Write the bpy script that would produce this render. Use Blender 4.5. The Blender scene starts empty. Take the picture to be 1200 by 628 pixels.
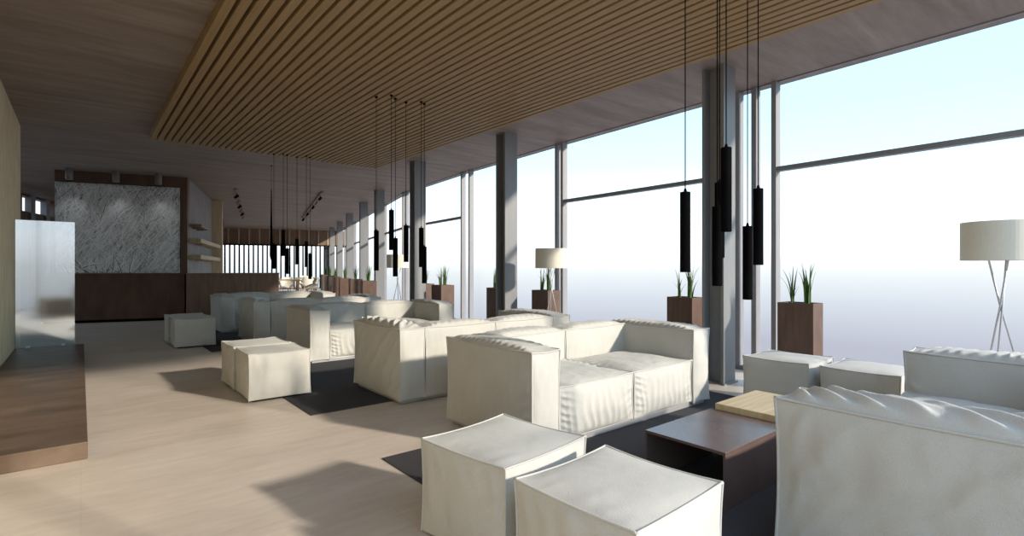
import bpy, math, random
from mathutils import Vector, noise, Matrix
random.seed(7)
scene = bpy.context.scene
COL = scene.collection
PI = math.pi

# ---------------------------------------------------------------- camera frame numbers (used to place things on the floor)
F_PX, CX, HY, EYE = 610.0, 600.0, 313.0, 1.2
YAW = math.radians(39.65)
CA, SA = math.cos(YAW), math.sin(YAW)
def on_u(x, u):
    k = (x - CX) / F_PX
    return u * (CA - k * SA) / (SA + k * CA)
def on_v(x, v):
    k = (x - CX) / F_PX
    return v * (SA + k * CA) / (CA - k * SA)
def depth(u, v): return SA * u + CA * v
def height(y, u, v): return EYE - (y - HY) * depth(u, v) / F_PX

# ---------------------------------------------------------------- materials
MATS = {}
def new_mat(name):
    m = bpy.data.materials.new(name); m.use_nodes = True
    nt = m.node_tree
    b = nt.nodes['Principled BSDF']
    MATS[name] = m
    return m, nt, b
def ramp(nt, stops):
    r = nt.nodes.new('ShaderNodeValToRGB')
    el = r.color_ramp.elements
    while len(el) > 1: el.remove(el[-1])
    el[0].position, el[0].color = stops[0][0], (*stops[0][1], 1)
    for p, c in stops[1:]:
        e = el.new(p); e.color = (*c, 1)
    return r
def tex(nt, kind='object', scale=(1, 1, 1), rot=(0, 0, 0), loc=(0, 0, 0)):
    t = nt.nodes.new('ShaderNodeTexCoord'); mp = nt.nodes.new('ShaderNodeMapping')
    mp.inputs['Scale'].default_value = scale; mp.inputs['Rotation'].default_value = rot; mp.inputs['Location'].default_value = loc
    nt.links.new(t.outputs['Object' if kind == 'object' else 'Generated'], mp.inputs['Vector'])
    return mp
def noise_node(nt, mp, scale, detail=4, rough=0.55, dist=0.0):
    n = nt.nodes.new('ShaderNodeTexNoise')
    n.inputs['Scale'].default_value = scale; n.inputs['Detail'].default_value = detail
    n.inputs['Roughness'].default_value = rough; n.inputs['Distortion'].default_value = dist
    nt.links.new(mp.outputs['Vector'], n.inputs['Vector'])
    return n
def bump(nt, b, src, strength, dist=0.01):
    bp = nt.nodes.new('ShaderNodeBump'); bp.inputs['Strength'].default_value = strength; bp.inputs['Distance'].default_value = dist
    nt.links.new(src, bp.inputs['Height']); nt.links.new(bp.outputs['Normal'], b.inputs['Normal'])
def noise_mat(name, c0, c1, scale=(1, 1, 1), nscale=4, rough=0.6, spec=0.3, detail=5, dist=0.0, bmp=0.0, rot=(0, 0, 0), lo=0.3, hi=0.7, metallic=0.0):
    m, nt, b = new_mat(name)
    mp = tex(nt, scale=scale, rot=rot)
    n = noise_node(nt, mp, nscale, detail, 0.6, dist)
    r = ramp(nt, [(lo, c0), (hi, c1)])
    nt.links.new(n.outputs['Fac'], r.inputs['Fac']); nt.links.new(r.outputs['Color'], b.inputs['Base Color'])
    b.inputs['Roughness'].default_value = rough; b.inputs['Specular IOR Level'].default_value = spec
    b.inputs['Metallic'].default_value = metallic
    if bmp: bump(nt, b, n.outputs['Fac'], bmp)
    return m

# white linen upholstery with a fine weave
m, nt, b = new_mat('linen')
mp = tex(nt); n1 = noise_node(nt, mp, 3.0, 3)
r = ramp(nt, [(0.3, (0.545, 0.53, 0.485)), (0.7, (0.595, 0.58, 0.535))])
nt.links.new(n1.outputs['Fac'], r.inputs['Fac'])
n2 = noise_node(nt, tex(nt, scale=(1, 1, 1)), 240, 3)
mx = nt.nodes.new('ShaderNodeMix'); mx.data_type = 'RGBA'; mx.blend_type = 'MULTIPLY'
r2 = ramp(nt, [(0.3, (0.86, 0.86, 0.86)), (0.7, (1, 1, 1))])
nt.links.new(n2.outputs['Fac'], r2.inputs['Fac'])
mx.inputs['Factor'].default_value = 0.9
nt.links.new(r.outputs['Color'], mx.inputs[6]); nt.links.new(r2.outputs['Color'], mx.inputs[7])
nt.links.new(mx.outputs[2], b.inputs['Base Color'])
b.inputs['Roughness'].default_value = 0.95; b.inputs['Specular IOR Level'].default_value = 0.1
b.inputs['Sheen Weight'].default_value = 0.15
bump(nt, b, n2.outputs['Fac'], 0.5, 0.003)

# pale stone floor: big clouds, streaks and faint slab joints
m, nt, b = new_mat('floor_stone')
mp = tex(nt, scale=(0.45, 1.3, 1)); n1 = noise_node(nt, mp, 1.6, 8, 0.6, 0.6)
r = ramp(nt, [(0.28, (0.55, 0.475, 0.405)), (0.5, (0.64, 0.56, 0.48)), (0.72, (0.69, 0.615, 0.54))])
nt.links.new(n1.outputs['Fac'], r.inputs['Fac'])
n3 = noise_node(nt, tex(nt, scale=(1.0, 5.0, 1)), 3.0, 6, 0.65, 0.3)
r3 = ramp(nt, [(0.35, (0.9, 0.89, 0.88)), (0.65, (1.02, 1.02, 1.02))])
nt.links.new(n3.outputs['Fac'], r3.inputs['Fac'])
br = nt.nodes.new('ShaderNodeTexBrick'); mpb = tex(nt, scale=(1, 1, 1))
nt.links.new(mpb.outputs['Vector'], br.inputs['Vector'])
br.inputs['Scale'].default_value = 1.0; br.inputs['Brick Width'].default_value = 1.2; br.inputs['Row Height'].default_value = 1.2
br.inputs['Mortar Size'].default_value = 0.003; br.offset = 0.0
br.inputs['Color1'].default_value = (1, 1, 1, 1); br.inputs['Color2'].default_value = (0.955, 0.955, 0.96, 1); br.inputs['Mortar'].default_value = (0.92, 0.92, 0.92, 1)
def mult(nt, a, c, fac=1.0):
    q = nt.nodes.new('ShaderNodeMix'); q.data_type = 'RGBA'; q.blend_type = 'MULTIPLY'; q.inputs['Factor'].default_value = fac
    nt.links.new(a, q.inputs[6]); nt.links.new(c, q.inputs[7]); return q.outputs[2]
o = mult(nt, r.outputs['Color'], r3.outputs['Color']); o = mult(nt, o, br.outputs['Color'])
nt.links.new(o, b.inputs['Base Color'])
b.inputs['Roughness'].default_value = 0.42; b.inputs['Specular IOR Level'].default_value = 0.4

# board-marked brown ceiling, streaks run across the room
m, nt, b = new_mat('ceiling_board')
n1 = noise_node(nt, tex(nt, scale=(0.35, 2.2, 1)), 1.9, 10, 0.7, 0.45)
r = ramp(nt, [(0.3, (0.21, 0.167, 0.14)), (0.5, (0.285, 0.233, 0.202)), (0.7, (0.365, 0.303, 0.268))])
nt.links.new(n1.outputs['Fac'], r.inputs['Fac'])
nt.links.new(r.outputs['Color'], b.inputs['Base Color'])
b.inputs['Roughness'].default_value = 0.6; b.inputs['Specular IOR Level'].default_value = 0.25

noise_mat('slat_wood', (0.30, 0.20, 0.095), (0.39, 0.265, 0.135), (14, 0.5, 6), 3, 0.55, 0.25)
noise_mat('steel_grey', (0.19, 0.195, 0.20), (0.235, 0.235, 0.24), (1, 1, 0.3), 4, 0.42, 0.5)
noise_mat('frame_grey', (0.25, 0.25, 0.265), (0.30, 0.295, 0.305), (1, 1, 0.4), 4, 0.5, 0.4)
noise_mat('plinth_rust', (0.085, 0.056, 0.038), (0.175, 0.122, 0.085), (0.5, 1.3, 1), 3.2, 0.5, 0.28, 8, 0.7)
noise_mat('walnut_dark', (0.085, 0.046, 0.03), (0.15, 0.085, 0.055), (1.2, 1.2, 0.35), 4, 0.5, 0.35, 7, 0.3)
noise_mat('walnut_mid', (0.16, 0.098, 0.064), (0.24, 0.155, 0.105), (6, 6, 0.6), 3, 0.5, 0.35, 7, 0.2)
noise_mat('wall_plaster', (0.22, 0.20, 0.195), (0.29, 0.265, 0.255), (1, 1, 1), 2.5, 0.8, 0.2)
noise_mat('travertine', (0.47, 0.37, 0.22), (0.86, 0.72, 0.48), (12, 12, 0.9), 4, 0.7, 0.2, 7, 0.2, 0.3)
noise_mat('beige_board', (0.42, 0.32, 0.20), (0.52, 0.41, 0.27), (4, 4, 0.6), 4, 0.6, 0.25)
noise_mat('rug_charcoal', (0.05, 0.05, 0.056), (0.085, 0.083, 0.088), (1, 1, 1), 160, 0.95, 0.1, 3, 0, 0.4)
noise_mat('table_bronze', (0.11, 0.075, 0.066), (0.15, 0.10, 0.088), (1, 1, 1), 3, 0.26, 0.75)
noise_mat('oak_pale', (0.48, 0.36, 0.20), (0.66, 0.53, 0.33), (0.7, 7, 2), 3, 0.5, 0.3, 7, 0.4)
noise_mat('planter_corten', (0.085, 0.048, 0.034), (0.145, 0.085, 0.062), (5, 5, 1), 3, 0.55, 0.35, 7, 0.2)
noise_mat('soil', (0.02, 0.014, 0.01), (0.05, 0.035, 0.022), (1, 1, 1), 40, 0.95, 0.1)
noise_mat('leaf_green', (0.035, 0.085, 0.02), (0.11, 0.20, 0.045), (3, 3, 2), 4, 0.5, 0.35)
noise_mat('shade_fabric', (0.70, 0.66, 0.55), (0.76, 0.72, 0.61), (40, 40, 8), 4, 0.9, 0.1)
noise_mat('rod_metal', (0.42, 0.42, 0.43), (0.5, 0.5, 0.5), (1, 1, 1), 4, 0.35, 0.5, metallic=0.4)
noise_mat('black_metal', (0.003, 0.003, 0.0035), (0.006, 0.006, 0.0065), (1, 1, 1), 6, 0.9, 0.02)
noise_mat('spot_grey', (0.20, 0.19, 0.18), (0.26, 0.25, 0.24), (1, 1, 1), 6, 0.5, 0.3)
noise_mat('shell_white', (0.72, 0.68, 0.6), (0.78, 0.74, 0.66), (1, 1, 1), 6, 0.5, 0.4)
noise_mat('chair_wood', (0.32, 0.19, 0.08), (0.42, 0.27, 0.13), (5, 5, 1), 4, 0.5, 0.3)

def glass_mat(name, gloss, tint=(1, 1, 1), rough=0.0):
    m = bpy.data.materials.new(name); m.use_nodes = True; nt = m.node_tree
    nt.nodes.clear()
    out = nt.nodes.new('ShaderNodeOutputMaterial'); mix = nt.nodes.new('ShaderNodeMixShader')
    t = nt.nodes.new('ShaderNodeBsdfTransparent'); g = nt.nodes.new('ShaderNodeBsdfGlossy')
    t.inputs['Color'].default_value = (*tint, 1); g.inputs['Roughness'].default_value = rough
    lw = nt.nodes.new('ShaderNodeLayerWeight'); lw.inputs['Blend'].default_value = 0.15
    mt = nt.nodes.new('ShaderNodeMath'); mt.operation = 'MULTIPLY_ADD'
    mt.inputs[1].default_value = 0.05; mt.inputs[2].default_value = gloss
    nt.links.new(lw.outputs['Fresnel'], mt.inputs[0])
    nt.links.new(mt.outputs[0], mix.inputs[0]); nt.links.new(t.outputs[0], mix.inputs[1]); nt.links.new(g.outputs[0], mix.inputs[2])
    nt.links.new(mix.outputs[0], out.inputs['Surface'])
    MATS[name] = m
glass_mat('window_glass', 0.004)
glass_mat('screen_glass', 0.43, (0.88, 0.92, 0.93), 0.07)

# photograph of tangled dry grass: cloudy grey ground, strokes in three tones
noise_mat('print_ground', (0.17, 0.175, 0.18), (0.60, 0.62, 0.62), (2.2, 1, 1.0), 2.4, 0.6, 0.2, 9, 1.2, lo=0.34, hi=0.58)
noise_mat('print_pale', (0.88, 0.90, 0.90), (0.95, 0.96, 0.95), (1, 1, 1), 5, 0.6, 0.2)
noise_mat('print_mid', (0.66, 0.68, 0.69), (0.78, 0.80, 0.80), (1, 1, 1), 5, 0.6, 0.2)
noise_mat('print_dark', (0.06, 0.065, 0.07), (0.14, 0.145, 0.15), (1, 1, 1), 5, 0.6, 0.2)

# ---------------------------------------------------------------- mesh helpers
class MB:
    def __init__(s): s.v = []; s.f = []
    def add(s, vs, fs):
        k = len(s.v); s.v += [tuple(p) for p in vs]; s.f += [tuple(i + k for i in f) for f in fs]; return s
    def box(s, x0, x1, y0, y1, z0, z1):
        x0, x1 = min(x0, x1), max(x0, x1); y0, y1 = min(y0, y1), max(y0, y1); z0, z1 = min(z0, z1), max(z0, z1)
        return s.add([(x0, y0, z0), (x1, y0, z0), (x1, y1, z0), (x0, y1, z0), (x0, y0, z1), (x1, y0, z1), (x1, y1, z1), (x0, y1, z1)],
                     [(3, 2, 1, 0), (4, 5, 6, 7), (0, 1, 5, 4), (1, 2, 6, 5), (2, 3, 7, 6), (3, 0, 4, 7)])
    def prism(s, poly, z0, z1):
        n = len(poly)
        return s.add([(x, y, z0) for x, y in poly] + [(x, y, z1) for x, y in poly],
                     [tuple(range(n - 1, -1, -1)), tuple(range(n, 2 * n))] + [(i, (i + 1) % n, n + (i + 1) % n, n + i) for i in range(n)])
    def tube(s, pts, rad, n=10, closed=False):
        pts = [Vector(p) for p in pts]; m = len(pts)
        rads = rad if isinstance(rad, (list, tuple)) else [rad] * m
        rings = []; up = None
        for i, p in enumerate(pts):
            a = pts[(i - 1) % m] if (closed or i > 0) else pts[i]
            c = pts[(i + 1) % m] if (closed or i < m - 1) else pts[i]
            d = (c - a)
            d = d.normalized() if d.length > 1e-9 else Vector((0, 0, 1))
            if up is None:
                up = Vector((0, 0, 1)) if abs(d.z) < 0.9 else Vector((1, 0, 0))
            x = d.cross(up)
            if x.length < 1e-6: x = d.cross(Vector((0.3, 1, 0.2)))
            x.normalize(); y = x.cross(d).normalized(); up = y
            rings.append([p + (x * math.cos(2 * PI * k / n) + y * math.sin(2 * PI * k / n)) * rads[i] for k in range(n)])
        vs = [q for r in rings for q in r]; fs = []
        for i in range(m if closed else m - 1):
            j = (i + 1) % m
            for k in range(n):
                fs.append((i * n + k, i * n + (k + 1) % n, j * n + (k + 1) % n, j * n + k))
        if not closed:
            fs.append(tuple(range(n - 1, -1, -1))); fs.append(tuple((m - 1) * n + k for k in range(n)))
        return s.add(vs, fs)
    def lathe(s, prof, n=40, cx=0, cy=0):
        m = len(prof); vs = []; fs = []
        for r, z in prof:
            vs += [(cx + r * math.cos(2 * PI * k / n), cy + r * math.sin(2 * PI * k / n), z) for k in range(n)]
        for i in range(m - 1):
            for k in range(n):
                fs.append((i * n + k, i * n + (k + 1) % n, (i + 1) * n + (k + 1) % n, (i + 1) * n + k))
        return s.add(vs, fs)
    def build(s, name, mat, parent=None, smooth=False, bevel=0.0):
        me = bpy.data.meshes.new(name); me.from_pydata(s.v, [], s.f); me.validate(); me.update()
        me.materials.append(MATS[mat])
        if smooth:
            for p in me.polygons: p.use_smooth = True
        o = bpy.data.objects.new(name, me); COL.objects.link(o)
        if parent: o.parent = parent
        if bevel:
            bv = o.modifiers.new('bevel', 'BEVEL'); bv.width = bevel; bv.segments = 2; bv.limit_method = 'ANGLE'
        return o
def tag(o, label=None, cat=None, group=None, kind=None):
    if label: o['label'] = label
    if cat: o['category'] = cat
    if group: o['group'] = group
    if kind: o['kind'] = kind
    return o
def thing(name, loc, rz, label, cat, group=None, kind=None):
    o = bpy.data.objects.new(name, None); COL.objects.link(o)
    o.empty_display_size = 0.1
    o.location = loc; o.rotation_euler = (0, 0, rz)
    return tag(o, label, cat, group, kind)
def copy_tree(o, loc, rz, label):
    c = o.copy(); COL.objects.link(c); c.location = loc; c.rotation_euler = (0, 0, rz); c['label'] = label
    for ch in list(o.children):
        d = ch.copy(); COL.objects.link(d); d.parent = c
        for g in list(ch.children):
            e = g.copy(); COL.objects.link(e); e.parent = d
    return c

# ---------------------------------------------------------------- soft upholstered block
def cushion(name, x0, x1, y0, y1, z0, z1, parent, seed=0, N=26, bulge=(0.015, 0.015, 0.02), pinch=0.012, folds=(), crease=0.004, pipe=0.0065, mat='linen', sag=0.0):
    """puffy block with pulled-in edges, sticking-out corners, gathered folds and raised seams.
    folds: (axis, sign, edge_axis, edge_sign, amplitude, period, reach, skew, t0, t1)"""
    c = Vector(((x0 + x1) / 2, (y0 + y1) / 2, (z0 + z1) / 2)); h = Vector(((x1 - x0) / 2, (y1 - y0) / 2, (z1 - z0) / 2))
    sd = seed * 7.31
    def shape(p):
        q = [0.0, 0.0, 0.0]
        for i in range(3): q[i] = p[i] * h[i]
        off = [0.0, 0.0, 0.0]
        for i in range(3):
            j, k = (i + 1) % 3, (i + 2) % 3
            a, b_ = 1 - p[j] ** 2, 1 - p[k] ** 2
            w = max(0.0, abs(p[i])) ** 3 * (1 if p[i] > 0 else -1)
            flat = (1 - p[j] ** 4) * (1 - p[k] ** 4)
            edge = a + b_ - 2 * a * b_
            pn = pinch * (0.35 if (i == 2 and p[i] < 0) else 1.0)
            if i == 2 and p[i] > 0: pn += sag
            off[i] += w * (bulge[i] * (0.12 if (i == 2 and p[i] < 0) else 1.0) * flat - pn * max(0, edge) * 0.9)
            if abs(p[i]) > 0.999:
                dj, dk = (1 - abs(p[j])) * h[j], (1 - abs(p[k])) * h[k]
                d = min(dj, dk)
                fade = min(1.0, d / 0.03)
                sg = 1 if p[i] > 0 else -1
                P = Vector((q[0], q[1], q[2]))
                if crease and not (i == 2 and sg < 0):
                    # long soft creases hanging down the faces plus slack waves
                    wv = noise.noise(Vector((q[j] * 9 + sd, q[k] * 3.2, i * 5 + sg * 2 + q[i]))) if i != 2 else noise.noise(Vector((q[0] * 6 + sd, q[1] * 6, 9)))
                    w2 = noise.noise(Vector((q[0] * 22 + sd, q[1] * 22, q[2] * 9 + sg)))
                    off[i] += sg * fade * crease * (0.4 if (i == 2 and sag) else 1.0) * (wv * 1.3 + 0.5 * w2)
                for (ax, s_, eax, es, amp, per, reach, skew, t0, t1) in folds:
                    if ax != i or s_ != sg: continue
                    tax = 3 - ax - eax
                    dd = (1 - es * p[eax]) * h[eax]
                    t = q[tax]
                    if not (t0 <= p[tax] <= t1): continue
                    m_ = min(1, (p[tax] - t0) / 0.1 + 0.0) * min(1, (t1 - p[tax]) / 0.1)
                    g = (dd / reach) * math.exp(1 - dd / reach)
                    tt = t + skew * dd + 0.25 * per * 2 * noise.noise(Vector((t * 7 + sd, dd * 5, 3.3)))
                    rid = (0.5 + 0.5 * math.sin(2 * PI * tt / per + sd))
                    rid = rid ** 1.6
                    mk = 0.55 + 0.45 * noise.noise(Vector((t * 4, sd, 1.7))) + 0.2
                    off[i] += sg * amp * g * rid * max(0.1, mk) * max(0.0, m_) * min(1.0, fade)
        return Vector((c.x + q[0] + off[0], c.y + q[1] + off[1], c.z + q[2] + off[2]))
    # grid lines gathered towards the edges
    def grid(n): return [math.sin((i / n * 2 - 1) * PI / 2) * 0.35 + (i / n * 2 - 1) * 0.65 for i in range(n + 1)]
    mx = max(h)
    ns = [max(8, int(round(N * (0.35 + 0.65 * h[i] / mx)))) for i in range(3)]
    gs = [grid(n) for n in ns]
    idx = {}; V = []; Fc = []
    def vid(p):
        k = (round(p[0], 5), round(p[1], 5), round(p[2], 5))
        if k not in idx:
            idx[k] = len(V); V.append(tuple(shape(p)))
        return idx[k]
    for i in range(3):
        j, k = (i + 1) % 3, (i + 2) % 3
        for sg in (-1, 1):
            for a in range(ns[j]):
                for b_ in range(ns[k]):
                    quad = []
                    for (da, db) in ((0, 0), (1, 0), (1, 1), (0, 1)):
                        p = [0, 0, 0]; p[i] = sg; p[j] = gs[j][a + da]; p[k] = gs[k][b_ + db]
                        quad.append(vid(p))
                    Fc.append(tuple(quad if sg > 0 else quad[::-1]))
    mb = MB(); mb.v = V; mb.f = Fc
    o = mb.build(name, mat, parent, smooth=True)
    # sharp-ish seams
    bv = o.modifiers.new('soft', 'BEVEL'); bv.width = 0.012; bv.segments = 3; bv.limit_method = 'ANGLE'; bv.angle_limit = math.radians(50)
    if pipe:
        pm = MB()
        for i in range(3):
            j, k = (i + 1) % 3, (i + 2) % 3
            for sj in (-1, 1):
                for sk in (-1, 1):
                    if i != 2 and ((j == 2 and sj < 0) or (k == 2 and sk < 0)): continue
                    pts = []
                    for t in gs[i]:
                        p = [0, 0, 0]; p[i] = t; p[j] = sj; p[k] = sk
                        q = shape(p)
                        out = Vector((0, 0, 0)); out[j] = sj; out[k] = sk
                        pts.append(q + out.normalized() * 0.0005)
                    pm.tube(pts, pipe, 6)
        pm.build('piping', mat, o, smooth=True)
    return o

# ---------------------------------------------------------------- sofas
ALL = (-1.0, 1.0)
def make_sofa(label, loc, rz, seed, N, arm_folds_l=(), arm_folds_r=()):
    r = thing('sofa', loc, rz, label, 'sofa', 'white low block sofas in facing pairs')
    W, D, A, HT, BD = 1.05, 0.49, 0.25, 0.655, 0.25
    MB().box(-W + 0.03, W - 0.03, -D + 0.03, D - 0.03, 0.0, 0.045).build('base', 'rod_metal', r, bevel=0.004)
    std = [(2, 1, 0, -1, 0.022, 0.062, 0.032, 0.5, -0.9, 0.9), (2, 1, 0, 1, 0.022, 0.066, 0.03, -0.4, -0.9, 0.9),
           (0, -1, 1, -1, 0.008, 0.09, 0.03, 0.5, -0.8, 0.6), (0, 1, 1, -1, 0.008, 0.09, 0.03, 0.5, -0.8, 0.6)]
    cushion('armrest', -W, -W + A, -D, D, 0.03, HT, r, seed + 1, N, (0.018, 0.014, 0.034), 0.011, list(arm_folds_l) or std)
    cushion('armrest', W - A, W, -D, D, 0.03, HT, r, seed + 2, N, (0.018, 0.014, 0.043 if arm_folds_r else 0.034), 0.011, list(arm_folds_r) or std)
    for k, (a, b_) in enumerate(((-W + A + 0.004, -0.003), (0.003, W - A - 0.004))):
        cushion('backrest', a, b_, D - BD, D, 0.03, HT, r, seed + 3 + k, N, (0.006, 0.02, 0.036), 0.011,
                [(2, 1, 1, 1, 0.007, 0.08, 0.03, 0.3, -0.9, 0.9), (2, 1, 1, -1, 0.007, 0.07, 0.03, 0.3, -0.9, 0.9)])
        sf = [(1, -1, 2, -1, 0.012, 0.075, 0.07, 0.15, -0.95, 0.95), (1, -1, 0, -1, 0.014, 0.05, 0.03, 0.2, -0.9, 0.9),
              (1, -1, 0, 1, 0.010, 0.06, 0.03, 0.2, -0.9, 0.5), (2, 1, 0, -1 if k else 1, 0.010, 0.07, 0.05, 0.5, -0.2, 1.0)]
        cushion('seat_cushion', a, b_, -D + 0.012, D - BD - 0.006, 0.048, 0.40, r, seed + 6 + k, N, (0.004, 0.022, 0.035), 0.012, sf, 0.006)
    return r

sofaA = make_sofa('white two-seat sofa facing the bronze coffee table, fully visible behind the front stools', (3.225, 2.92, 0.006), 0, 1, 84)
big = [(2, 1, 0, 1, 0.027, 0.14, 0.06, 1.4, -0.97, 0.97), (2, 1, 0, -1, 0.018, 0.11, 0.05, -1.0, -0.9, 0.9), (0, 1, 2, 1, 0.014, 0.22, 0.18, 0.9, -0.9, 0.9), (0, 1, 1, 1, 0.008, 0.10, 0.05, 0.9, -0.9, 0.9)]
sofaB = make_sofa('white sofa at the right front, cut by the photo edge, its arm nearest the viewer', (3.265, 0.475, 0.006), PI, 21, 84, (), big)
sofaC = copy_tree(sofaB, (3.175, 4.57, 0.006), PI, 'white sofa back to back with the one at the bronze table')
sofaD = copy_tree(sofaA, (3.225, 7.01, 0.006), 0, 'white sofa in the middle distance behind the sunlit stool pair')
sofaE = copy_tree(sofaC, (3.10, 9.20, 0.006), PI, 'shaded white sofa turned away, second farthest of the row')
sofaF = copy_tree(sofaA, (3.00, 11.10, 0.006), 0, 'farthest white sofa of the row, in front of the brown counter')

# ---------------------------------------------------------------- stools
def make_stool(label, loc, rz, seed, group):
    r = thing('ottoman', loc, rz, label, 'ottoman', group)
    MB().box(-0.23, 0.23, -0.23, 0.23, 0.0, 0.02).build('base', 'black_metal', r)
    f = [(2, 1, 0, -1, 0.003, 0.12, 0.05, 0.5, -0.9, 0.9), (1, -1, 2, 1, 0.006, 0.16, 0.06, 0.3, -0.9, 0.9), (0, -1, 1, -1, 0.010, 0.10, 0.04, 0.5, -0.9, 0.9),
         (0, -1, 2, 1, 0.006, 0.12, 0.05, 0.5, -0.9, 0.9)]
    cushion('cover', -0.265, 0.265, -0.26, 0.26, 0.012, 0.425, r, seed, 40, (0.016, 0.016, 0.016), 0.007, f, 0.006, 0.0045, sag=0.004)
    return r
G = 'white cube stools in pairs'
st = make_stool('white cube stool in the front pair, nearer the big sofa arm', (1.475, 1.835, 0.006), math.radians(7.5), 41, G)
s2 = make_stool('white cube stool in the front pair, cut by the bottom photo edge', (1.49, 1.20, 0.006), math.radians(2.5), 43, G)
copy_tree(st, (1.405, 5.245, 0.006), math.radians(-1), 'sunlit white cube stool of the middle pair, nearer one')
copy_tree(s2, (1.395, 5.83, 0.006), math.radians(1), 'sunlit white cube stool of the middle pair, farther one touching the nearer')
copy_tree(st, (1.33, 9.27, 0.006), math.radians(-1), 'shaded white cube stool in front of the brown counter, nearer of the far pair')
copy_tree(s2, (1.31, 9.83, 0.006), 0, 'shaded white cube stool in front of the brown counter, farther of the far pair')
copy_tree(st, (4.70, 1.94, 0.006), PI / 2, 'white cube stool by the steel column beyond the pale wood table')
copy_tree(s2, (4.70, 1.33, 0.006), PI, 'white cube stool by the window, half hidden by the right front sofa')

# ---------------------------------------------------------------- rugs
def rug(x0, x1, y0, y1, label):
    mb = MB().box(x0, x1, y0, y1, 0.0, 0.006)
    tag(mb.build('rug', 'rug_charcoal', None, bevel=0.002), label, 'rug', 'charcoal rugs under the sofa groups')
rug(1.45, 4.67, 0.10, 3.03, 'charcoal rug under the bronze coffee table and the two front sofas')
rug(1.43, 4.67, 4.27, 7.12, 'charcoal rug with its bare corner beside the sunlit stool pair')
rug(1.42, 4.67, 8.36, 11.2, 'charcoal rug under the far sofas beside the shaded stools')

# ---------------------------------------------------------------- coffee tables
r = thing('coffee_table', (2.77, 1.525, 0.006), 0, 'low dark bronze coffee table of bent sheet metal on the front rug', 'coffee table')
MB().box(-0.35, 0.35, -0.235, 0.235, 0.273, 0.288).build('table_top', 'table_bronze', r, bevel=0.002)
for s in (-1, 1):
    MB().box(-0.35, 0.35, s * 0.235, s * 0.222, 0.0, 0.2725).build('side_panel', 'table_bronze', r, bevel=0.002)
r = thing('side_table', (3.40, 1.50, 0.006), 0, 'low pale oak table standing against the bronze coffee table', 'coffee table')
MB().box(-0.275, 0.275, -0.235, 0.235, 0.285, 0.325).build('table_top', 'oak_pale', r, bevel=0.003)
for s in (-1, 1):
    MB().box(s * 0.27, s * 0.24, -0.22, 0.22, 0.0, 0.2845).build('side_panel', 'oak_pale', r, bevel=0.002)

# ---------------------------------------------------------------- setting: floor, ceiling, walls
CEIL = 3.27
GL = [(5.85, -0.25), (5.985, 2.6), (6.18, 6.17), (6.42, 9.27), (6.90, 13.0), (7.68, 15.8), (12.0, 31.2)]
def glu(v):
    for (a, b_), (c, d) in zip(GL, GL[1:]):
        if v <= d: return a + (c - a) * (v - b_) / (d - b_)
    return GL[-1][0]
EDGE = -0.12
poly = [(-6, EDGE)] + [(glu(EDGE) + 0.15, EDGE)] + [(p[0] + 0.15, p[1]) for p in GL[1:]] + [(12.2, 36), (3.6, 36), (-1.78, 18.9), (-2.2, 17.2), (-6, 15.0)]
tag(MB().prism([(-6, -1.0), (6.2, -1.0)] + [(p[0] + 0.15, p[1]) for p in GL[1:]] + [(12.2, 36), (3.6, 36), (-1.78, 18.9), (-2.2, 17.2), (-6, 15.0)], -0.25, 0.0).build('floor', 'floor_stone'),
    'pale beige stone floor running the length of the lounge', 'floor', kind='structure')
tag(MB().prism(poly, CEIL, CEIL + 0.35).build('ceiling', 'ceiling_board'), 'brown board-marked ceiling over the whole lounge', 'ceiling', kind='structure')
tag(MB().box(-0.98, -0.68, -0.25, 10.5, 0, CEIL).build('wall_left', 'travertine'), 'beige striated wall at the left photo edge', 'wall', kind='structure')
tag(MB().box(-6.2, -6.0, -0.3, 14.5, 0, CEIL).build('wall_west', 'wall_plaster'), 'outer wall hidden far to the left', 'wall', kind='structure')

# the far wing turns by 16 degrees
O = (1.9, 14.05); TH = math.radians(16)
E1 = (math.cos(TH), -math.sin(TH)); E2 = (math.sin(TH), math.cos(TH))
def wing(name, loc_e1, loc_e2, z, label, cat, group=None, kind=None):
    return thing(name, (O[0] + E1[0] * loc_e1 + E2[0] * loc_e2, O[1] + E1[1] * loc_e1 + E2[1] * loc_e2, z), -TH, label, cat, group, kind)
def place_wing(o, a=0, b_=0, z=0):
    o.location = (O[0] + E1[0] * a + E2[0] * b_, O[1] + E1[1] * a + E2[1] * b_, z); o.rotation_euler = (0, 0, -TH); return o
tag(place_wing(MB().box(-2.42, 0, 0, 0.3, 0, CEIL).build('wall_back', 'walnut_dark')), 'dark walnut back wall behind the grass picture', 'wall', kind='structure')
tag(place_wing(MB().box(-0.28, 0, 0.3, 4.5, 0, CEIL).build('wall_shelf', 'wall_plaster')), 'grey brown wall with shelves to the right of the grass picture', 'wall', kind='structure')
tag(place_wing(MB().box(-0.28, 0.27, 4.5, 4.78, 0, CEIL).build('trim_1', 'beige_board')), 'tall beige upright at the end of the shelf wall', 'trim', kind='structure')
tag(place_wing(MB().box(-3.2, 5.9, 17.4, 17.6, 2.38, CEIL).build('wall_far', 'walnut_mid')), 'brown panelled band above the far slatted screen', 'wall', kind='structure')
for k in range(14):
    tag(place_wing(MB().box(0, 0.06, -0.04, 0.0, 2.38, CEIL).build('trim_%d' % (k + 2), 'beige_board'), -1.2 + k * 0.5, 17.4),
        'one of the pale upright battens on the far brown band', 'trim', 'battens on the far brown band', 'structure')
tag(place_wing(MB().box(-1.6, -0.35, 11.5, 11.75, 2.38, CEIL).build('wall_bulkhead', 'walnut_dark')), 'dark hanging wall panel with two shelf edges beyond the beige upright', 'wall', kind='structure')

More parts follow.
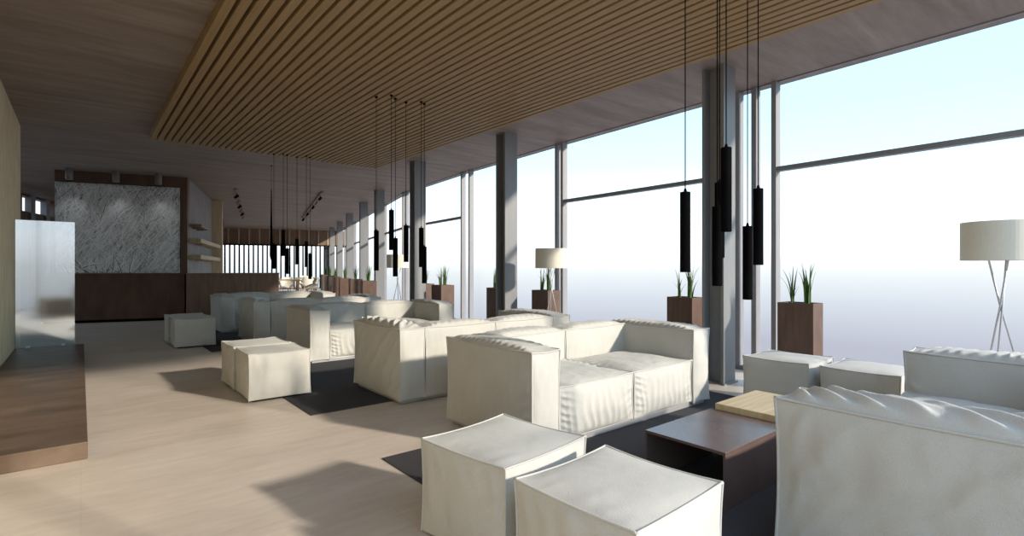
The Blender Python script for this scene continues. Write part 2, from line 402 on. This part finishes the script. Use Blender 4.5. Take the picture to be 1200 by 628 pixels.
# wall shelves
def shelf(b0, b1, z, th, mat, label):
    r = wing('wall_shelf_board', 0, 0, z, label, 'shelf', 'shelves on the grey brown wall')
    MB().box(0.0, 0.24, b0, b1, 0, th).build('board', mat, r, bevel=0.004)
    for q in (0.25, 0.75):
        MB().box(0.0, 0.16, b0 + (b1 - b0) * q - 0.015, b0 + (b1 - b0) * q + 0.015, -0.03, 0).build('bracket', mat, r)
shelf(0.35, 1.7, 2.16, 0.07, 'walnut_mid', 'short wall shelf with its shade painted in as brown, topmost beside the grass picture')  # darker board colour stands in for the shade on this shelf
shelf(0.25, 4.4, 1.78, 0.10, 'beige_board', 'long beige wall shelf in the middle beside the grass picture')
shelf(0.25, 4.4, 1.39, 0.10, 'beige_board', 'long beige wall shelf lowest, just above the counter')
for z in (2.62, 2.95):
    r = wing('wall_shelf_board', -1.55, 11.26, z, 'beige shelf on the dark panel beyond the beige upright, ' + ('lower' if z < 2.8 else 'upper') + ' one', 'shelf')
    MB().box(0, 1.15, 0, 0.24, 0, 0.08).build('board', 'beige_board', r)
    for q in (0.2, 0.9):
        MB().box(q, q + 0.03, 0.05, 0.24, -0.03, 0).build('bracket', 'beige_board', r)

# counters
r = wing('reception_counter', 0, 0, 0, 'dark walnut counter front under the grass picture', 'counter')
MB().box(-2.6, -0.03, -0.16, -0.005, 0.06, 1.03).build('front_panel', 'walnut_dark', r, bevel=0.004)
MB().box(-2.6, -0.03, -0.18, -0.005, 1.03, 1.06).build('counter_top', 'walnut_dark', r, bevel=0.003)
MB().box(-2.57, -0.06, -0.12, -0.02, 0.0, 0.06).build('toe_kick', 'black_metal', r)
r = wing('reception_counter', 0, 0, 0, 'lighter brown counter behind the far sofa, right of the grass picture', 'counter')
MB().box(0.02, 1.93, -0.30, 0.25, 0.06, 1.03).build('body', 'walnut_mid', r, bevel=0.004)
MB().box(0.01, 1.94, -0.32, 0.27, 1.03, 1.06).build('counter_top', 'walnut_mid', r, bevel=0.003)
MB().box(0.03, 1.9, -0.26, 0.2, 0.0, 0.06).build('toe_kick', 'black_metal', r)

# picture and spot cylinders
def grass_strokes(par, x0, x1, z0, z1):
    rnd = random.Random(5)
    mbs = {'print_pale': MB(), 'print_mid': MB(), 'print_dark': MB()}
    order = []
    for k in range(1700):
        m_ = rnd.choices(('print_pale', 'print_mid', 'print_dark'), (0.56, 0.37, 0.07))[0]
        big_ = False
        x = rnd.uniform(x0 - 0.5, x1); z = rnd.uniform(z0 - 0.3, z1 * 0.95)
        a = rnd.gauss(math.radians(58), math.radians(13)); L = rnd.uniform(0.4, 1.3); w = rnd.uniform(0.003, 0.0075); cv = rnd.gauss(-0.25, 0.5)
        if k % 4 == 0:   # the crossing stems that lean the other way
            a = rnd.gauss(math.radians(118), math.radians(16)); L *= 0.8
        if m_ == 'print_dark':
            L *= 0.5; w *= 1.5
        if k > 1600:     # the pale clump fanning out of the lower left
            m_ = 'print_pale' if k % 5 else 'print_dark'; x = rnd.uniform(-1.0, 0.2); z = z0 - 0.02; a = math.radians(rnd.uniform(40, 150)); L = rnd.uniform(0.2, 0.6); w = rnd.uniform(0.008, 0.015); cv = rnd.gauss(0, 0.4)
        pts = []; n_ = 9
        for i in range(n_ + 1):
            t = i / n_
            pts.append((x, z, w * (1 - t ** 3) + 0.0006, a + cv * t))
            x += math.cos(a + cv * t) * L / n_; z += math.sin(a + cv * t) * L / n_
        pts = [p for p in pts if x0 + 0.01 < p[0] < x1 - 0.01 and z0 + 0.01 < p[1] < z1 - 0.01]
        if len(pts) < 3: continue
        y = -0.0302 - 0.003 * k / 1700
        vs = []; fs = []
        for (px, pz, pw, pa) in pts:
            vs += [(px - math.sin(pa) * pw / 2, y, pz + math.cos(pa) * pw / 2), (px + math.sin(pa) * pw / 2, y, pz - math.cos(pa) * pw / 2)]
        for i in range(len(pts) - 1): fs.append((2 * i, 2 * i + 1, 2 * i + 3, 2 * i + 2))
        mbs[m_].add(vs, fs)
    for m_, mb_ in mbs.items(): mb_.build('grass_' + m_.split('_')[1] + '_strokes', m_, par)
r = wing('artwork', -1.25, -0.004, 1.065, 'large black and white photograph of tangled grass on the walnut wall', 'picture')
MB().box(-1.16, 1.11, -0.03, 0.0, 0.0, 1.955).build('print', 'print_ground', r, bevel=0.002)
grass_strokes(r, -1.16, 1.11, 0.0, 1.955)
MB().box(-1.17, 1.12, -0.012, 0.003, -0.003, 1.965).build('backing', 'black_metal', r)
for k, e in enumerate((-2.07, -1.27, -0.50)):
    r = wing('spotlight', e, -0.34, CEIL, ('leftmost', 'middle', 'rightmost')[k] + ' grey ceiling cylinder lamp above the grass picture', 'ceiling spotlight', 'cylinder lamps above the picture')
    MB().lathe([(0, -0.24), (0.055, -0.24), (0.065, -0.235), (0.065, -0.012), (0, -0.012)], 24).build('housing', 'spot_grey', r, smooth=True)
    MB().lathe([(0, -0.012), (0.05, -0.012), (0.05, 0.0), (0, 0.0)], 24).build('mount', 'spot_grey', r)
    sd_ = bpy.data.lights.new('spot', 'SPOT'); sd_.energy = 5.5; sd_.spot_size = math.radians(80); sd_.spot_blend = 1.0; sd_.shadow_soft_size = 0.05; sd_.color = (0.93, 0.97, 1.0)
    so_ = bpy.data.objects.new('spot_beam', sd_); COL.objects.link(so_); so_.parent = r; so_.location = (0, 0, -0.26)
    so_.rotation_euler = Vector((0, 0.16, -1.0)).to_track_quat('-Z', 'Y').to_euler()

# track lights
def track(a, b_, label, n):
    A, B = Vector((*a, 0)), Vector((*b_, 0)); L = (B - A).length; ang = math.atan2(B.y - A.y, B.x - A.x)
    r = thing('track_light', (a[0], a[1], CEIL), ang, label, 'track light', 'ceiling track lights')
    MB().box(0, L, -0.03, 0.03, -0.05, 0).build('rail', 'spot_grey', r)
    for k in range(n):
        x = L * (k + 0.5) / n
        sp = MB().tube([(x, 0, -0.05), (x, 0, -0.10)], 0.012, 8).tube([(x - 0.09, 0.03, -0.17), (x + 0.08, -0.03, -0.10)], 0.034, 14)
        sp.build('spot_head', 'spot_grey' if k % 2 else 'black_metal', r, smooth=False)
track((3.14, 15.2), (5.05, 23.0), 'ceiling track with spot heads above the counter, left one', 6)
track((5.06, 14.2), (7.15, 22.4), 'ceiling track with spot heads nearer the windows, right one', 7)

# ---------------------------------------------------------------- plinth and glass screen
tag(MB().box(-0.678, 0.035, 4.2, 9.6, 0.0, 0.11).build('plinth', 'plinth_rust', None, bevel=0.006), 'low rust brown slab along the left wall', 'plinth')
r = thing('glass_screen', (-0.365, 9.535, 0.11), math.radians(7), 'glass screen on the end of the rust brown slab, mirroring bright windows', 'glass screen')
MB().box(-0.303, 0.303, -0.006, 0.006, 0.0, 1.72).build('pane', 'screen_glass', r)
for x in (-0.18, 0.18):
    MB().box(x - 0.02, x + 0.02, -0.015, 0.015, -0.001, 0.03).build('clamp', 'rod_metal', r)

# ---------------------------------------------------------------- slatted canopy
r = thing('slatted_ceiling_panel', (0.82, -0.1, 3.17), 0, 'panel of parallel timber slats hanging under the brown ceiling', 'slatted ceiling')
mb = MB(); nsl = 40; pitch = (4.60 - 0.82) / nsl
for k in range(nsl):
    mb.box(k * pitch, k * pitch + 0.066, 0, 9.87, 0, 0.075)
mb.build('slats', 'slat_wood', r, bevel=0.003)
MB().box(0, 3.76, 0, 9.87, 0.0755, 0.0995).build('backing_board', 'slat_wood', r)

# ---------------------------------------------------------------- facade windows
def window(n, v0, v1, transom, label, extra=()):
    p0, p1 = Vector((glu(v0), v0)), Vector((glu(v1), v1))
    d = p1 - p0; L = d.length; ang = math.atan2(d.y, d.x)
    r = thing('window_%d' % n, (p0.x, p0.y, 0), ang, label, 'window', None, 'structure')
    MB().box(0.02, L - 0.02, -0.004, 0.004, 0.05, CEIL - 0.02).build('glass_pane', 'window_glass', r)
    MB().box(0, L, -0.05, 0.05, 0.0, 0.05).build('sill', 'frame_grey', r)
    MB().box(0.03, L - 0.03, -0.02, 0.02, CEIL - 0.012, CEIL - 0.0005).build('head', 'steel_grey', r)
    for x in [0.0] + [e - v0 for e in extra] + ([L] if n == 17 else []):
        MB().box(x - 0.027, x + 0.027, -0.05, 0.05, 0.0, CEIL - 0.001).build('mullion', 'frame_grey', r)
    if transom:
        MB().box(0.03, L - 0.03, -0.04, 0.04, 2.265, 2.315).build('transom', 'steel_grey', r)
wins = [(-0.2, 2.6, 1, 'first window from the right, tall glass with a high crossbar', ()),
        (2.6, 3.03, 0, 'narrow glass strip with three posts beside the nearest steel column', (2.83,)),
        (3.03, 6.10, 1, 'second wide window from the right with a high crossbar', ()),
        (6.10, 6.25, 0, 'narrow strip with paired posts at the second column', ()),
        (6.25, 9.10, 0, 'wide window without crossbar behind the second column', ()),
        (9.10, 9.45, 0, 'narrow strip with paired posts at the third column', ()),
        (9.45, 12.79, 1, 'window with crossbar behind the second pendant cluster', ())]
vv = [12.79, 13.05, 15.75, 16.05, 19.35, 19.65, 22.95, 23.25, 26.55, 26.85, 30.9]
names = ['third', 'fourth', 'fifth', 'sixth', 'seventh', 'eighth', 'ninth']
n = 1
for w in wins:
    window(n, *w); n += 1
for a, b_ in zip(vv, vv[1:]):
    wide = b_ - a > 1
    window(n, a, b_, wide, ('wide window bay ' if wide else 'far narrow strip between posts ') + 'in the turned wing, ' + ['near the fourth column', 'past the fourth column', 'by the fifth column', 'past the fifth column', 'by the sixth column', 'past the sixth column', 'by the seventh column', 'past the seventh column', 'by the eighth column', 'at the far end'][n - 8], ())
    n += 1
# end glazing behind the viewer
for k, (a, b_) in enumerate(((-0.66, 1.5), (1.5, 3.68), (3.68, 5.84))):
    r = thing('window_%d' % n, (a, -0.22, 0), 0, 'end glazing behind the viewer, ' + ('left', 'middle', 'right')[k] + ' pane', 'window', None, 'structure'); n += 1
    L = b_ - a
    MB().box(0.02, L - 0.02, -0.004, 0.004, 0.05, CEIL).build('glass_pane', 'window_glass', r)
    MB().box(0, L, -0.03, 0.03, 0.0, 0.05).build('sill', 'frame_grey', r)
    MB().box(-0.015, 0.015, -0.02, 0.02, 0.0, CEIL).build('mullion', 'frame_grey', r)
    MB().box(0.02, L - 0.02, -0.008, 0.008, 1.213, 1.227).build('transom', 'frame_grey', r)

# far left clerestory wall behind the glass screen
wl = thing('wall_clerestory', (-1.55, 19.0, 0), -math.radians(17.5), 'dark far wall with high bright windows at the left', 'wall', None, 'structure')
mb = MB(); mb.box(-0.2, 0, -1.6, 14.0, 0, 2.78).box(-0.2, 0, -1.6, 14.0, 3.2, CEIL)
for y0, y1 in ((-1.6, -0.6), (0.55, 0.98), (3.05, 3.6), (5.0, 5.4), (7.0, 14.0)): mb.box(-0.2, 0, y0, y1, 2.7801, 3.1999)
mb.build('panel', 'walnut_dark', wl)
for y in (1.38, 2.34):
    MB().box(-0.1, 0.05, y, y + 0.26, 0.0, CEIL - 0.001).build('pilaster', 'steel_grey', wl)
MB().box(-0.13, -0.12, -1.5, 7.0, 2.781, 3.199).build('glass_pane', 'window_glass', wl)

# ---------------------------------------------------------------- steel columns (H sections)
def column(u, v, rz, label, bx=0.24, dp=0.24):
    r = thing('column', (u, v, 0), rz, label, 'column', 'grey steel columns along the windows')
    MB().box(0.0, bx, 0.0, 0.03, 0, CEIL).box(0.0, bx, dp - 0.03, dp, 0, CEIL).box(bx * 0.42, bx * 0.58, 0.03, dp - 0.03, 0, CEIL).build('shaft', 'steel_grey', r, bevel=0.002)
    MB().box(-0.02, bx + 0.02, -0.02, 0.0, 0.0, 0.015).box(-0.02, bx + 0.02, dp, dp + 0.02, 0.0, 0.015).build('base_plate', 'steel_grey', r)
cols = [(5.03, 2.70, 0, 'nearest grey steel column, behind the first pendant cluster'),
        (5.0, 6.20, -0.03, 'second grey steel column, left of the tripod lamp by the window'),
        (5.0, 9.0, -0.08, 'third grey steel column, behind the second pendant cluster'),
        (6.05, 13.0, -TH, 'fourth grey steel column, where the facade turns'),
        (6.86, 15.85, -TH, 'fifth grey steel column along the far windows'),
        (7.93, 19.6, -TH, 'sixth grey steel column along the far windows'),
        (8.95, 23.2, -TH, 'seventh grey steel column along the far windows'),
        (9.95, 26.8, -TH, 'eighth grey steel column along the far windows'),
        (10.85, 30.0, -TH, 'ninth and last grey steel column along the far windows')]
for c in cols: column(*c)

# ---------------------------------------------------------------- planters
def blade(mb, x, y, z, hgt, lean, az, w, curl):
    pts = []
    for k in range(9):
        t = k / 8
        off = lean * t ** 1.8 + curl * t ** 4
        pts.append((x + math.cos(az) * off, y + math.sin(az) * off, z + hgt * (t - 0.25 * curl * t ** 3), w * (1 - t ** 2.2) * (0.7 + 0.6 * t * (1 - t)) + 0.0006))
    sx, sy = -math.sin(az), math.cos(az)
    vs = []; fs = []
    for (px, py, pz, ww) in pts:
        vs += [(px - sx * ww, py - sy * ww, pz), (px + math.cos(az) * ww * 0.35, py + math.sin(az) * ww * 0.35, pz - ww * 0.1), (px + sx * ww, py + sy * ww, pz), (px - math.cos(az) * 0.0015, py - math.sin(az) * 0.0015, pz)]
    m_ = len(pts)
    for i in range(m_ - 1):
        for k in range(4):
            fs.append((i * 4 + k, i * 4 + (k + 1) % 4, (i + 1) * 4 + (k + 1) % 4, (i + 1) * 4 + k))
    mb.add(vs, fs)
def planter(u, v, rz, label, w=0.24, l=0.33, h=0.85, seed=1, dens=1.0):
    rnd = random.Random(seed)
    r = thing('planter', (u, v, 0), rz, label, 'planter', 'tall brown planters with grass blades along the windows')
    t = 0.015
    MB().box(0, w, 0, t, 0, h).box(0, w, l - t, l, 0, h).box(0, t, t, l - t, 0, h).box(w - t, w, t, l - t, 0, h).box(t, w - t, t, l - t, 0, 0.02).build('box', 'planter_corten', r)
    MB().box(t + 0.001, w - t - 0.001, t + 0.001, l - t - 0.001, 0.5, h - 0.03).build('soil', 'soil', r)
    for (fx, fy, nb, hh) in ((0.5, 0.30, int(22 * dens), 0.40), (0.5, 0.74, int(9 * dens), 0.36)):
        mb = MB()
        for k in range(nb):
            az = rnd.uniform(0, 2 * PI)
            blade(mb, w * fx + rnd.uniform(-.02, .02), l * fy + rnd.uniform(-.02, .02), h - 0.04, hh * rnd.uniform(0.55, 1.15), rnd.uniform(0.0, 0.07), az, rnd.uniform(0.009, 0.0145), rnd.choice((0, 0, 0.03, 0.06)))
        mb.build('foliage', 'leaf_green', r)
PU = 5.36
planter(PU, on_u(953, PU), 0, 'brown planter of grass blades nearest the viewer, right of the first column', seed=1)
planter(PU, on_u(811, PU), 0, 'brown planter of grass blades just left of the first column', seed=2)
planter(PU, on_u(642, PU), 0, 'brown planter behind the tripod lamp, right of the second column', seed=3, w=0.26, l=0.36)
planter(PU, on_u(584, PU), 0, 'brown planter half hidden behind the second column', seed=4)
planter(PU, on_u(517, PU), 0, 'brown planter standing free right of the third column', seed=5, w=0.3, l=0.36)
planter(PU + 0.1, on_u(494.5, PU + 0.1), 0, 'brown planter mostly hidden behind the third column', seed=6, w=0.3)
fp = [(5.50, 12.55), (5.98, 14.5), (6.22, 15.9), (6.78, 18.1), (7.55, 20.7), (8.5, 23.8)]
fl = ['in front of the fourth column', 'between fourth and fifth columns', 'in front of the fifth column', 'past the fifth column', 'past the sixth column', 'farthest, by the white chairs']
for k, (a, b_) in enumerate(fp):
    planter(a, b_, -TH, 'brown planter in the turned wing, ' + fl[k], seed=10 + k, w=0.34, l=0.5 if k < 3 else 1.2, dens=1.4)

# ---------------------------------------------------------------- tripod floor lamps
def floor_lamp(u, v, z0, label):
    r = thing('floor_lamp', (u, v, 0), 0.35, label, 'floor lamp', 'tripod floor lamps with drum shades')
    sh = 0.285; R = 0.232
    MB().lathe([(R - 0.003, z0), (R, z0), (R, z0 + sh), (R - 0.003, z0 + sh), (R - 0.003, z0)], 64).build('lamp_shade', 'shade_fabric', r, smooth=False)
    f = MB()
    for a in range(3):
        f.tube([(0, 0, z0 + sh - 0.02), ((R - 0.004) * math.cos(a * 2 * PI / 3), (R - 0.004) * math.sin(a * 2 * PI / 3), z0 + sh - 0.02)], 0.003, 6)
    f.tube([(0, 0, z0 + 0.09), (0, 0, z0 + sh - 0.018)], 0.012, 10)
    f.build('shade_spider', 'rod_metal', r)
    zc = 0.9
    for a in range(3):
        az = a * 2 * PI / 3 + 0.5
        top = z0 + 0.10
        k1 = 0.085; k0 = 0.2
        ox, oy = -math.sin(az) * 0.008, math.cos(az) * 0.008
        MB().tube([(k0 * math.cos(az) + ox, k0 * math.sin(az) + oy, 0.006), (ox, oy, zc), (-k1 * math.cos(az) + ox, -k1 * math.sin(az) + oy, top)], 0.0065, 10).build('leg', 'rod_metal', r, smooth=True)
    MB().tube([(0.10 * math.cos(q * PI / 12), 0.10 * math.sin(q * PI / 12), z0 + 0.10) for q in range(24)], 0.004, 6, True).build('hub_ring', 'rod_metal', r, smooth=True)
    MB().lathe([(0, z0 + 0.08), (0.02, z0 + 0.085), (0.03, z0 + 0.13), (0.02, z0 + 0.17), (0, z0 + 0.175)], 16).build('bulb', 'shell_white', r, smooth=True)
LU = 5.25
floor_lamp(LU, on_u(1173, LU), 1.25, 'tripod floor lamp with cream drum shade at the right photo edge')
floor_lamp(LU + 0.02, on_u(646, LU + 0.02), 1.185, 'tripod floor lamp with cream drum shade in front of the second planter group')
floor_lamp(5.3, on_u(466, 5.3), 1.185, 'tripod floor lamp with cream drum shade behind the second pendant cluster')

# ---------------------------------------------------------------- pendants
def pendant(u, v, zt, zb, label, group, rad=0.0285):
    r = thing('pendant_lamp', (u, v, 3.17), 0, label, 'pendant lamp', group)
    L0 = zt - 3.17; L1 = zb - 3.17
    MB().lathe([(0, L0), (rad - 0.002, L0), (rad, L0 - 0.002), (rad, L1 + 0.002), (rad - 0.002, L1), (rad - 0.006, L1), (rad - 0.006, L1 + 0.03), (0, L1 + 0.03)], 28).build('tube', 'black_metal', r)
    MB().tube([(0, 0, L0 - 0.001), (0, 0, -0.012)], 0.0032, 8).build('cable', 'black_metal', r)
    MB().lathe([(0, -0.014), (0.016, -0.014), (0.018, 0.0), (0, 0.0)], 16).build('ceiling_cap', 'black_metal', r)
    MB().lathe([(0, L0 + 0.02), (0.006, L0 + 0.02), (0.01, L0), (0, L0)], 12).build('cord_grip', 'black_metal', r)
g1, g2, g3 = 'black tube pendants of the nearest cluster', 'black tube pendants of the middle cluster', 'black tube pendants of the far cluster'
for (x, u, y0, y1, lb) in ((803, 2.63, 225, 319, 'leftmost black tube pendant of the nearest cluster, left of the column'),
                           (851, 2.74, 173, 271.5, 'highest and largest black tube pendant of the nearest cluster'),
                           (840.5, 2.83, 242, 335, 'black tube pendant of the nearest cluster hanging lowest in front of the column'),
                           (843.3, 2.99, 214, 302, 'black tube pendant of the nearest cluster half hidden behind two others'),
                           (888.5, 3.12, 221, 310.5, 'rightmost black tube pendant of the nearest cluster'),
                           (876, 3.19, 265, 351, 'lowest black tube pendant of the nearest cluster, second from the right')):
    v = on_u(x, u)
    pendant(u, v, height(y0, u, v), height(y1, u, v), lb, g1)
for (x, u, y0, y1, lb) in ((441, 2.63, 270, 317, 'leftmost black tube pendant of the middle cluster'),
                           (458.7, 2.74, 246, 293, 'highest black tube pendant of the middle cluster'),
                           (463.3, 2.83, 279, 324, 'black tube pendant hanging low beside the highest one of the middle cluster'),
                           (475.8, 2.99, 264, 307, 'black tube pendant of the middle cluster in front of the third column edge'),
                           (493.7, 3.12, 267, 313, 'black tube pendant right of the third column, higher of two'),
                           (497.2, 3.19, 289, 332, 'lowest black tube pendant of the middle cluster, rightmost')):
    v = on_u(x, u)
    pendant(u, v, height(y0, u, v), height(y1, u, v), lb, g2)
for (x, y0, y1, v, lb) in ((321, 286, 315, 9.62, 'leftmost tube pendant of the far cluster, beside the black spike'),
                           (332, 269.5, 300, 9.52, 'highest black tube pendant of the far cluster'),
                           (336.6, 291, 321, 9.55, 'low black tube pendant of the far cluster, third from the left'),
                           (348, 280, 310, 9.6, 'middle black tube pendant of the far cluster'),
                           (359, 283, 313, 9.42, 'black tube pendant of the far cluster, second from the right'),
                           (363.3, 297, 327, 9.5, 'lowest and rightmost black tube pendant of the far cluster')):
    u = on_v(x, v)
    pendant(u, v, height(y0, u, v), height(y1, u, v), lb, g3)
# thin black tapering spike left of the far cluster
v = 11.3; u = on_v(318.0, v)
r = thing('hanging_spike', (u, v, CEIL), 0, 'thin black tapering spike hanging left of the far pendant cluster', 'pendant lamp')
zt, zb = height(222, u, v) - CEIL, height(304, u, v) - CEIL
MB().tube([(0, 0, zt), (0, 0, zt * .5 + zb * .5), (0, 0, zt * .25 + zb * .75), (0.012, 0, zb + 0.1), (0.015, 0, zb)], [0.008, 0.018, 0.028, 0.045, 0.03], 14).build('spike', 'black_metal', r, smooth=True)
MB().tube([(0, 0, zt), (0, 0, -0.01)], 0.003, 8).build('cable', 'black_metal', r)
MB().lathe([(0, -0.014), (0.016, -0.014), (0.018, 0.0), (0, 0.0)], 16).build('ceiling_cap', 'black_metal', r)

# ---------------------------------------------------------------- far slatted screen
r = wing('slatted_screen', -2.2, 17.15, 0, 'screen of upright black slats before the bright far glazing', 'screen')
mb = MB()
for k in range(34): mb.box(k * 0.225, k * 0.225 + 0.075, 0, 0.10, 0.0, 2.38)
mb.build('slats', 'black_metal', r)
MB().box(0, 7.6, 0.02, 0.08, 2.381, 2.44).build('top_rail', 'black_metal', r)
n_end = n
r = wing('window_%d' % n_end, -3.2, 17.5, 0, 'bright far end glazing behind the black slats', 'window', None, 'structure')
MB().box(0.0, 9.1, -0.004, 0.004, 0.0, 2.37).build('glass_pane', 'window_glass', r)
MB().box(0.0, 9.1, -0.03, 0.03, 0.0, 0.05).build('sill', 'frame_grey', r)

# ---------------------------------------------------------------- far dining corner
def dining_table(a, b_, label):
    r = wing('dining_table', a, b_, 0, label, 'table', 'pale wooden dining tables')
    MB().box(-0.45, 0.45, -0.7, 0.7, 0.715, 0.75).build('table_top', 'oak_pale', r, bevel=0.004)
    for sx in (-1, 1):
        for sy in (-1, 1):
            MB().tube([(sx * 0.38, sy * 0.62, 0), (sx * 0.36, sy * 0.58, 0.714)], [0.018, 0.028], 10).build('leg', 'chair_wood', r)
def dining_chair(a, b_, rz, label, proto=[None]):
    loc = (O[0] + E1[0] * a + E2[0] * b_, O[1] + E1[1] * a + E2[1] * b_, 0)
    if proto[0] is not None:
        return copy_tree(proto[0], loc, rz - TH, label)
    r = thing('dining_chair', loc, rz - TH, label, 'chair', 'white shell chairs at the dining tables')
    # bucket shell: seat rolling up into a rounded back with arms
    vs = []; fs = []; nu, nv = 14, 12
    for side in (0, 1):
        for i in range(nu + 1):
            s = i / nu
            for j in range(nv + 1):
                t = j / nv * 2 - 1
                if s < 0.5:
                    y = -0.21 + s * 2 * 0.38; z = 0.44 - 0.02 * math.sin(s * 2 * PI)
                else:
                    q = (s - 0.5) * 2; y = 0.17 + 0.10 * q ** 0.7; z = 0.44 + 0.38 * q
                w = 0.24 * (1 - 0.25 * max(0, s - 0.7) / 0.3)
                lift = 0.16 * abs(t) ** 3 * math.sin(PI * min(1, s * 1.15))
                y -= 0.12 * abs(t) ** 2.5 * (s > 0.5) * (1 - 0.2 * s)
                vs.append((t * w, y + (0.012 if side else 0) * (s > 0.5), z + lift - (0.014 if side else 0) * (s <= 0.5)))
    M = (nu + 1) * (nv + 1)
    for side in (0, 1):
        for i in range(nu):
            for j in range(nv):
                a_ = side * M + i * (nv + 1) + j
                q = (a_, a_ + 1, a_ + nv + 2, a_ + nv + 1); fs.append(q if side == 0 else q[::-1])
    for i in range(nu):
        for j in (0, nv):
            a_ = i * (nv + 1) + j; fs.append((a_, a_ + nv + 1, M + a_ + nv + 1, M + a_))
    for j in range(nv):
        for i in (0, nu):
            a_ = i * (nv + 1) + j; fs.append((a_, a_ + 1, M + a_ + 1, M + a_))
    MB().add(vs, fs).build('seat_shell', 'shell_white', r, smooth=True)
    for sx in (-1, 1):
        for sy in (-1, 1):
            MB().tube([(sx * 0.21, sy * 0.2, 0), (sx * 0.12, sy * 0.11, 0.425)], [0.010, 0.016], 8).build('leg', 'chair_wood', r)
    proto[0] = r
    return r
dining_table(2.15, 6.3, 'pale wooden dining table at the far counter end, left one')
dining_table(2.9, 9.6, 'pale wooden dining table nearer the far planters, right one')
for (a, b_, rz, lb) in ((1.30, 6.5, PI / 2, 'white shell chair on the left side of the left dining table'),
                        (2.95, 6.65, -PI / 2 + .1, 'white shell chair between the tables facing the left one'),
                        (2.95, 5.95, -PI / 2, 'white shell chair at the near right corner of the left dining table'),
                        (2.15, 7.40, 0, 'white shell chair at the far end of the left dining table'),
                        (2.05, 9.8, PI / 2, 'white shell chair between the tables facing the right one'),
                        (2.9, 8.5, PI, 'white shell chair at the near end of the right dining table'),
                        (2.9, 10.7, 0, 'white shell chair at the far end of the right dining table')):
    dining_chair(a, b_, rz, lb)

# ---------------------------------------------------------------- daylight
w = bpy.data.worlds.new('sky'); scene.world = w; w.use_nodes = True
nt = w.node_tree; bg = nt.nodes['Background']
tc = nt.nodes.new('ShaderNodeTexCoord'); sp = nt.nodes.new('ShaderNodeSeparateXYZ')
nt.links.new(tc.outputs['Generated'], sp.inputs[0])
mr = nt.nodes.new('ShaderNodeMapRange'); mr.inputs['From Min'].default_value = -1; mr.inputs['From Max'].default_value = 1
nt.links.new(sp.outputs['Z'], mr.inputs['Value'])
def zz(z): return (z + 1) / 2
r = ramp(nt, [(0.0, (0.50, 0.50, 0.56)), (zz(-0.2), (0.49, 0.505, 0.605)), (zz(-0.125), (0.53, 0.56, 0.665)), (zz(-0.06), (0.71, 0.775, 0.86)), (zz(-0.01), (0.92, 0.99, 1.02)),
              (zz(0.04), (1.4, 1.5, 1.6)), (zz(0.12), (1.2, 1.55, 1.75)), (zz(0.19), (0.92, 1.45, 1.75)), (zz(0.27), (0.80, 1.35, 1.7)), (zz(0.34), (0.78, 1.25, 1.7)), (zz(0.5), (1.27, 1.65, 2.2)), (1.0, (1.15, 1.5, 2.1))])
nt.links.new(mr.outputs[0], r.inputs['Fac']); nt.links.new(r.outputs['Color'], bg.inputs['Color'])
bg.inputs['Strength'].default_value = 1.0
ld = bpy.data.lights.new('sun', 'SUN'); ld.energy = 5.3; ld.angle = math.radians(2.8); ld.color = (1.0, 0.905, 0.77)
lo = bpy.data.objects.new('sun', ld); COL.objects.link(lo)
lo.location = (8, -12, 9)
lo.rotation_euler = Vector((-1.05, 2.4, -1.0)).to_track_quat('-Z', 'Y').to_euler()

# ---------------------------------------------------------------- camera
cd = bpy.data.cameras.new('camera'); co = bpy.data.objects.new('camera', cd); COL.objects.link(co)
cd.sensor_width = 36; cd.lens = F_PX / 1200 * 36; cd.shift_y = -1 / 1200; cd.clip_start = 0.05
co.location = (0, 0, EYE); co.rotation_euler = (PI / 2, 0, -YAW)
scene.camera = co
vs = scene.view_settings
vs.view_transform = 'Standard'; vs.look = 'None'; vs.gamma = 1; vs.use_curve_mapping = False; vs.exposure = 0.0
scene.cycles.use_denoising = True
scene.cycles.max_bounces = 10; scene.cycles.diffuse_bounces = 6; scene.cycles.transparent_max_bounces = 16
